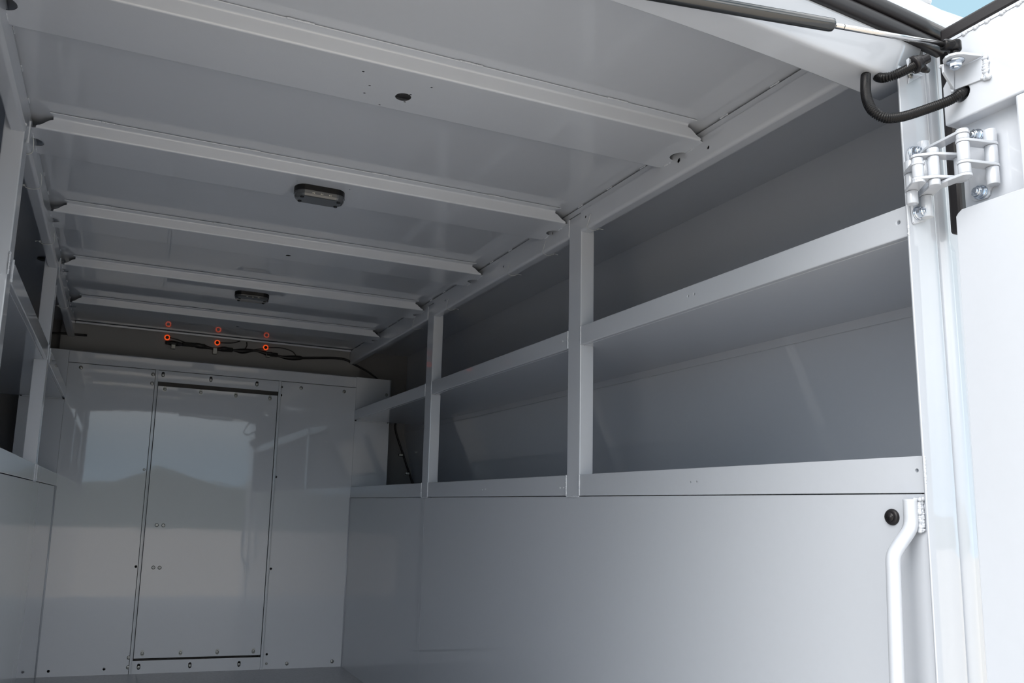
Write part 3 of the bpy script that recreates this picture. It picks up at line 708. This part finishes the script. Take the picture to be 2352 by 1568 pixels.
for pts, z in (((PD_, MID(zL3, (520, 430)), DA), zL3), ((PD_, MID(zL4, (560, 950)), DA), zL4), ((PB, PC, DC), zL1), ((PB, PC, DC), zL2), ((DA, DB), zM1), ((DA, DB), zM2), ((PA, PB), zA1), ((PA, PB), zA2)): link(pts, z)
barrels(PD_, .0086, [(PD_[2], zL3 + Tk + .001), (zL3 - .0005, zL4 + Tk + .0005), (zL4 - .0005, PD_[3])])
barrels(PA, .0083, [(PA[2], zA1 + Tk + .0005), (zA1 - .0005, zA2 + Tk + .0005), (zA2 - .0005, PA[3])])
barrels(PB, .0083, [(zL1 - .0005, zL2 + Tk + .0005)])
barrels(PC, .0083, [(zL1 + .013, zL1 + Tk + .0005), (zL1 - .0005, zL2 + Tk + .0005), (zL2 - .0005, zL2 - .010)])
barrels(DA, .0088, [(zL3 + Tk + .003, zL3 + Tk), (zL3 - .0005, zM1 + Tk + .0005), (zM1 - .0005, zM2 + Tk + .0005), (zM2 - .0005, zL4 + Tk + .0005)])
barrels(DC, .0083, [(zL1 - .0005, zL2 + Tk + .0005)])
barrels(DB, .0088, [(DB[2], zM1 + Tk + .0005), (zM1 - .0005, zM2 + Tk + .0005), (zM2 - .0005, DB[3])])
def stud(c, d, parent):
    d = Vector(d); s = obj('bolt', MB().cyl(c, c + d * .0150, .0042, 14, bev=.0008), 'steel', parent)
    obj('washer', MB().cyl(c, c + d * .0018, .0112, 20), 'steel', s)
    obj('lock_nut', MB().hexnut(c + d * .0018, d, .0092, .0080).tube([c + d * .0018, c + d * .0036], [.0104, .0092], 18).tube([c + d * .0098, c + d * .0128], [.0080, .0064], 16), 'steel', s)
for q in [(275, 475), (335, 1280)]: stud(at(*hp(*q), 'y', yR - .005), (0, -1, 0), hg)
for q in [(1125, 250), (1180, 1000)]: stud(at(*hp(*q), 'x', xh - .004), (-1, 0, 0), hg)

# ------------------------------------------------------------------ grab handle and rubber plug on the right wall
gh = thing('grab_handle', at(2060, 1568, 'y', .92), 'white bent tube grab handle on the right wall beside the rear opening', 'handle')
gr = .0103
H = [Vector((xr - .0105, .918, at(2104, 1147, 'y', .918).z)), Vector((xr - .0105, .918, .026)), Vector((xr - .0105, .918, .012))]
hb = at(2051, 1290, 'y', .918)
H += [Vector((xr - .0125, .918, .003)), Vector((xr - .018, .918, -.006)), Vector((xr - .036, .918, -.024)), Vector((hb.x + .003, .918, -.040)), Vector((hb.x, .918, -.053)), Vector((hb.x - .0002, .918, -.067)), Vector((hb.x - .0006, .918, -.085)), Vector((hb.x - .0015, .918, -.12)), Vector((hb.x - .0027, .918, -.17)), Vector((hb.x - .004, .918, -.225)), Vector((hb.x - .005, .918, -.32)), Vector((hb.x - .006, .918, -.42)), Vector((hb.x - .004, .918, -.46)), Vector((xr - .03, .918, -.50)), Vector((xr - .0105, .918, -.53)), Vector((xr - .0105, .918, -.57))]
obj('tube', MB().tube(curve(H, 6), gr, 18), 'white', gh)
wp = [Vector((xr - .002, .910, H[0].z - .001)), Vector((xr - .003, .909, .022)), Vector((xr - .003, .909, -.004))]
weld('weld_bead', wp, .0046, gh, step=.0017, sc=(.7, 1.1, .7), jit=.5)
weld('weld_bead', [p_ + Vector((.001, -.004, 0)) for p_ in wp], .0032, gh, step=.0017, sc=(.6, 1.1, .7), jit=.5)
weld('weld_bead', [Vector((xr - .006, .914, H[0].z)), Vector((xr - .001, .900, H[0].z + .001))], .0034, gh, step=.002)
kc = at(2050, 1187, 'x', xr + .001)
kp = thing('rubber_plug', kc, 'round black rubber plug in the right wall next to the grab handle', 'plug')
nx = Vector((-1, 0, 0))
obj('flange', MB().tube([kc, kc + nx * .002, kc + nx * .0045, kc + nx * .005], [.0128, .0128, .0112, .009], 24), 'rubber', kp)
obj('boss', MB().tube([kc + nx * .004, kc + nx * .007, kc + nx * .0072, kc + nx * .0055], [.0074, .0070, .0050, .0046], 20), 'rubber', kp)
